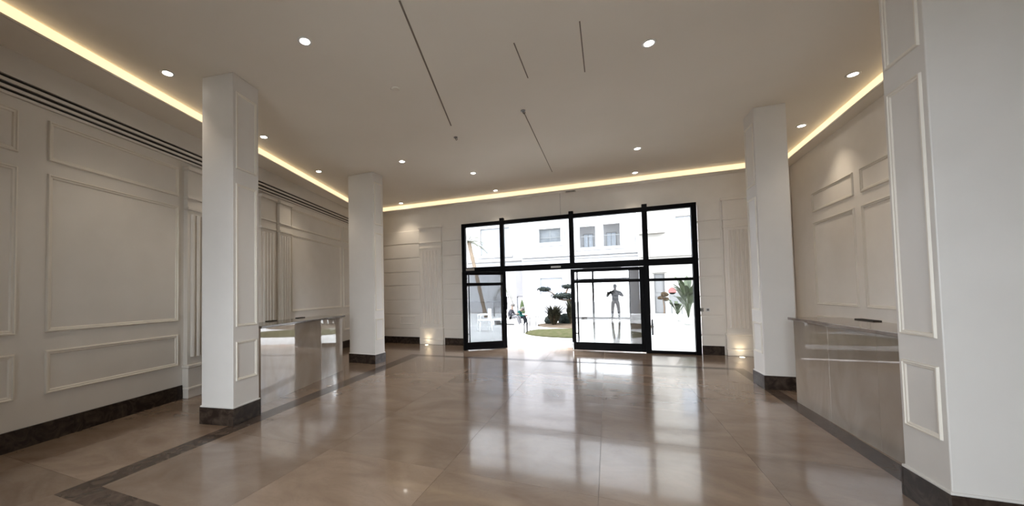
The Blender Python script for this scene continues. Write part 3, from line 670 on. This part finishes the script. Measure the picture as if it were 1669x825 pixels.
box('cornice', 'facade', b, -5.0, 1.72, -.18, 0, 3.62, 3.78, bevel=.04); box('cornice', 'facade', b, -5.0, 1.72, -.10, 0, 3.45, 3.55, bevel=.03)
box('cornice', 'facade', b, -5.0, 1.72, -.25, 0, 6.4, 6.65, bevel=.05)
for x in (-4.6, -2.1, 1.4): box('pilaster_strip', 'facade', b, x - .18, x + .18, -.06, 0, 3.8, 6.4, bevel=.02)
MB(lambda u, v, q: (u, -q, v)).ring(-4.14, -2.31, 4.3, 5.68, 0, .2, h=.06).build('window_surround', 'facade', b)
MB(lambda u, v, q: (u, -q, v)).ring(-1.7, 1.02, 3.9, 5.68, 0, .2, h=.06).build('window_surround', 'facade', b)

b = thing('apartment_building', 'pale building far left behind the palms with a grey ground floor', 'building', (0, 26.5, 0))
ops = [(-8.6, -6.4, 4.2, 6.2), (-12, -10, 4.2, 6.2)]
wallopen(-16, -5.0, -.05, 12.5, ops, 0, .3).build('facade', 'facade', b)
for o in ops: window(b, o[0], o[1], o[2], o[3], .2, 'shutter', 'facade', 2, 1)
box('ground_floor_wall', 'greyw', b, -5.98, -5.02, -.10, 0, 1.2, 2.95); box('cornice', 'facade', b, -16, -5.0, -.2, 0, 3.7, 3.9, bevel=.04)
box('sill', 'facade', b, -8.8, -6.2, -.12, 0, 4.02, 4.18)
b = thing('louvred_screen', 'grey louvred screen behind the two seated people', 'screen', (-5.75, 22.4, 0))
for k in range(12): box('slat', 'greyw', b, -.75 + k * .125, -.75 + k * .125 + .085, 0, .03, .55, 1.2)
box('frame_rail', 'greyw', b, -.8, .8, .03, .06, .55, .6); box('frame_rail', 'greyw', b, -.8, .8, .03, .06, 1.14, 1.2)
for x in (-.74, .74): box('post', 'rail', b, x - .03, x + .03, .03, .09, -.02, 1.2)

b = thing('apartment_building', 'cream building wing on the right with a pale door behind the plants', 'building', (0, 23.8, 0))
ops = [(2.45, 2.98, -.05, 2.35), (5.2, 6.4, 3.9, 5.5), (3.6, 4.5, 3.9, 5.5)]
wallopen(1.74, 12, -.05, 14, ops, 0, .3).build('facade', 'cream', b)
d = box('door', 'boardg', b, 2.45, 2.98, .12, .18, -.03, 2.35)
for z in (.2, 1.3): MB(lambda u, v, q: (u, .12 - q, v)).ring(2.51, 2.92, z, z + .9, 0, .05, h=.02).build('door_panel', 'boardg', d)
for o in ops[1:]: window(b, o[0], o[1], o[2], o[3], .2, 'shutter', 'facade', 2, 1)
box('cornice', 'cream', b, 1.74, 12, -.16, 0, 3.3, 3.45, bevel=.04); box('cornice', 'cream', b, 1.74, 12, -.22, 0, 6.4, 6.6, bevel=.05)
box('balcony_ledge', 'cream', b, 1.78, 3.05, -.5, 0, 4.6, 4.68); rl = box('ledge_rail', 'rail', b, 1.8, 3.03, -.5, -.47, 4.76, 4.79)
for k in range(6): xx = 1.82 + k * .24; box('baluster', 'rail', rl, xx - .012, xx + .012, -.495, -.475, 4.68, 4.76)
box('door_hood', 'cream', b, 2.35, 3.1, -.15, 0, 2.42, 2.52)

# ------------------------------------------------------------------ palms, potted plants, sign, chair, conifer
def palm(lab, base, top, r, nf, fl, droop=.6):
    t = thing('palm_tree', lab, 'tree', (*base, -.02)); d = Vector((top[0] - base[0], top[1] - base[1], top[2])); N = 14
    B = MB(); pts = [d * (k / N) for k in range(N + 1)]
    B.tube(pts, [r * (1.12 if k % 2 else .95) for k in range(N + 1)], 10); B.build('trunk', 'palmt', t)
    for k in range(nf):
        a = 2 * math.pi * k / nf + random.uniform(-.2, .2); el = random.uniform(-.2, 1.0); F = MB(); q = []
        for i in range(7):
            u = i / 6; q.append(d + Vector((math.cos(a) * fl * u * math.cos(el), math.sin(a) * fl * u * math.cos(el), fl * u * math.sin(el) - droop * fl * u * u)))
        for i in range(1, 7):
            e = (q[i] - q[i - 1]).normalized(); s = e.cross(Vector((0, 0, 1))).normalized()
            for sg in (-1, 1):
                for w_ in (0, .5):
                    b = q[i - 1].lerp(q[i], w_); tip = b + s * sg * fl * .22 * (1.1 - i / 8) + e * .14 * fl - Vector((0, 0, .08 * fl))
                    F.add([tuple(b), tuple(b + e * .035), tuple(tip)], [(0, 1, 2)])
        F.tube(q, .014, 4); F.build('frond', 'frond', t)
    return t
palm('leaning palm tree with a pale trunk seen through the left upper pane', (-6.75, 21.6), (-7.75, 21.6, 4.6), .11, 18, 1.2)
palm('short shaggy palm tree behind the person in the grey hoodie', (-5.42, 20.9), (-5.5, 20.9, 1.75), .13, 9, .6, 1.4)
def leafy(lab, loc, h, n):
    t = thing('potted_plant', lab, 'plant', loc)
    MB().lathe([(.16, -.02), (.2, .05), (.24, .26), (.25, .30), (.21, .30), (.2, .24)], 16).build('pot', 'pot', t, smooth=True)
    MB().lathe([(.001, .235), (.2, .235), (.2, .2)], 14).build('soil', 'soil', t)
    for k in range(n):
        a = 2.4 * k + random.uniform(-.3, .3); l = h * random.uniform(.55, 1); out = random.uniform(.25, .62)
        dx, dy = math.cos(a), math.sin(a); st = Vector((0, 0, .24)); b = Vector((dx * out * .35, dy * out * .35, l * .62)); e = Vector((dx * out * 1.25, dy * out * 1.25, l * .95)); md = (b + e) / 2 + Vector((0, 0, .12))
        s = Vector((-dy, dx, 0)); ww = .052 * math.sqrt(h) * random.uniform(.8, 1.2)
        F = MB(); F.tube([tuple(st), tuple((st + b) / 2 + Vector((-dx * .03, -dy * .03, 0))), tuple(b)], [.016, .013, .009], 5)
        c = [b, b.lerp(md, .6), md, md.lerp(e, .55), e]; wd = [.01, ww, ww * 1.15, ww * .8, .004]; vs = []
        for p, q in zip(c, wd): vs += [tuple(p - s * q + Vector((0, 0, q * .25))), tuple(p), tuple(p + s * q + Vector((0, 0, q * .25)))]
        F.add(vs, [f for i in range(4) for f in ((i * 3, i * 3 + 1, i * 3 + 4, i * 3 + 3), (i * 3 + 1, i * 3 + 2, i * 3 + 5, i * 3 + 4))])
        F.build('leaf', 'leafg', t, smooth=True)
leafy('lower broad leaved potted plant behind the tall one, near the grey board', (3.0, 20.2, 0), 1.05, 18)
leafy('tallest broad leaved potted plant beside the right frame of the entrance', (3.08, 18.1, 0), 2.2, 34)
t = thing('sign_board', 'grey notice board with a red disc on top, behind the potted plants', 'sign', (2.90, 21.6, 0))
box('board', 'boardg', t, -.02, .62, 0, .04, .70, 1.32, bevel=.01)
for x in (.08, .52): box('post', 'rail', t, x - .02, x + .02, .04, .08, -.02, 1.3)
MB(lambda x, y, z: (x + .12, z + .02, y + 1.38)).lathe([(.17, -.02), (.18, 0), (.17, .02)], 20).build('disc', 'red', t)
t = thing('flowering_shrub', 'small brownish shrub left of the grey notice board', 'shrub', (2.62, 21.6, 0))
MB().tube([(0, 0, -.02), (.02, 0, .6), (-.03, 0, 1.0)], [.03, .025, .02], 6).build('stem', 'wood', t)
for c, r in (((.05, 0, 1.22), .15), ((-.12, 0, 1.05), .12), ((.12, .05, .98), .12)): MB().blob(c, (r * 1.2, r, r * .8), 10, 7, .15).build('foliage', 'leafdry', t)
t = thing('small_conifer', 'small pointed green conifer behind the person in teal', 'tree', (-4.35, 20.6, 0))
MB().lathe([(.03, .15), (.13, .22), (.16, .4), (.12, .65), (.07, .9), (.01, 1.05)], 12).build('foliage', 'cypress', t); MB().tube([(0, 0, -.02), (0, 0, .25)], .04, 6).build('trunk', 'wood', t)

t = thing('garden_chair', 'white plastic armchair on the paving seen through the open left leaf', 'chair', (-4.42, 13.9, -.01), R(-60))
box('seat', 'white', t, -.24, .24, -.22, .24, .40, .44, bevel=.015)
o = MB().prism([(-.24, .20), (-.08, .25), (.08, .25), (.24, .20), (.24, .23), (.08, .28), (-.08, .28), (-.24, .23)], .44, .86).build('backrest', 'white', t, bevel=.01)
for x in (-.22, .22):
    for y in (-.2, .22): MB().tube([(x * 1.12, y * 1.12, 0), (x, y, .41)], [.022, .028], 6).build('leg', 'white', t)
    MB().tube([(x * 1.1, -.2, .42), (x * 1.15, -.2, .62), (x * 1.15, .1, .65), (x * 1.05, .23, .64)], .022, 6).build('armrest', 'white', t, smooth=True)
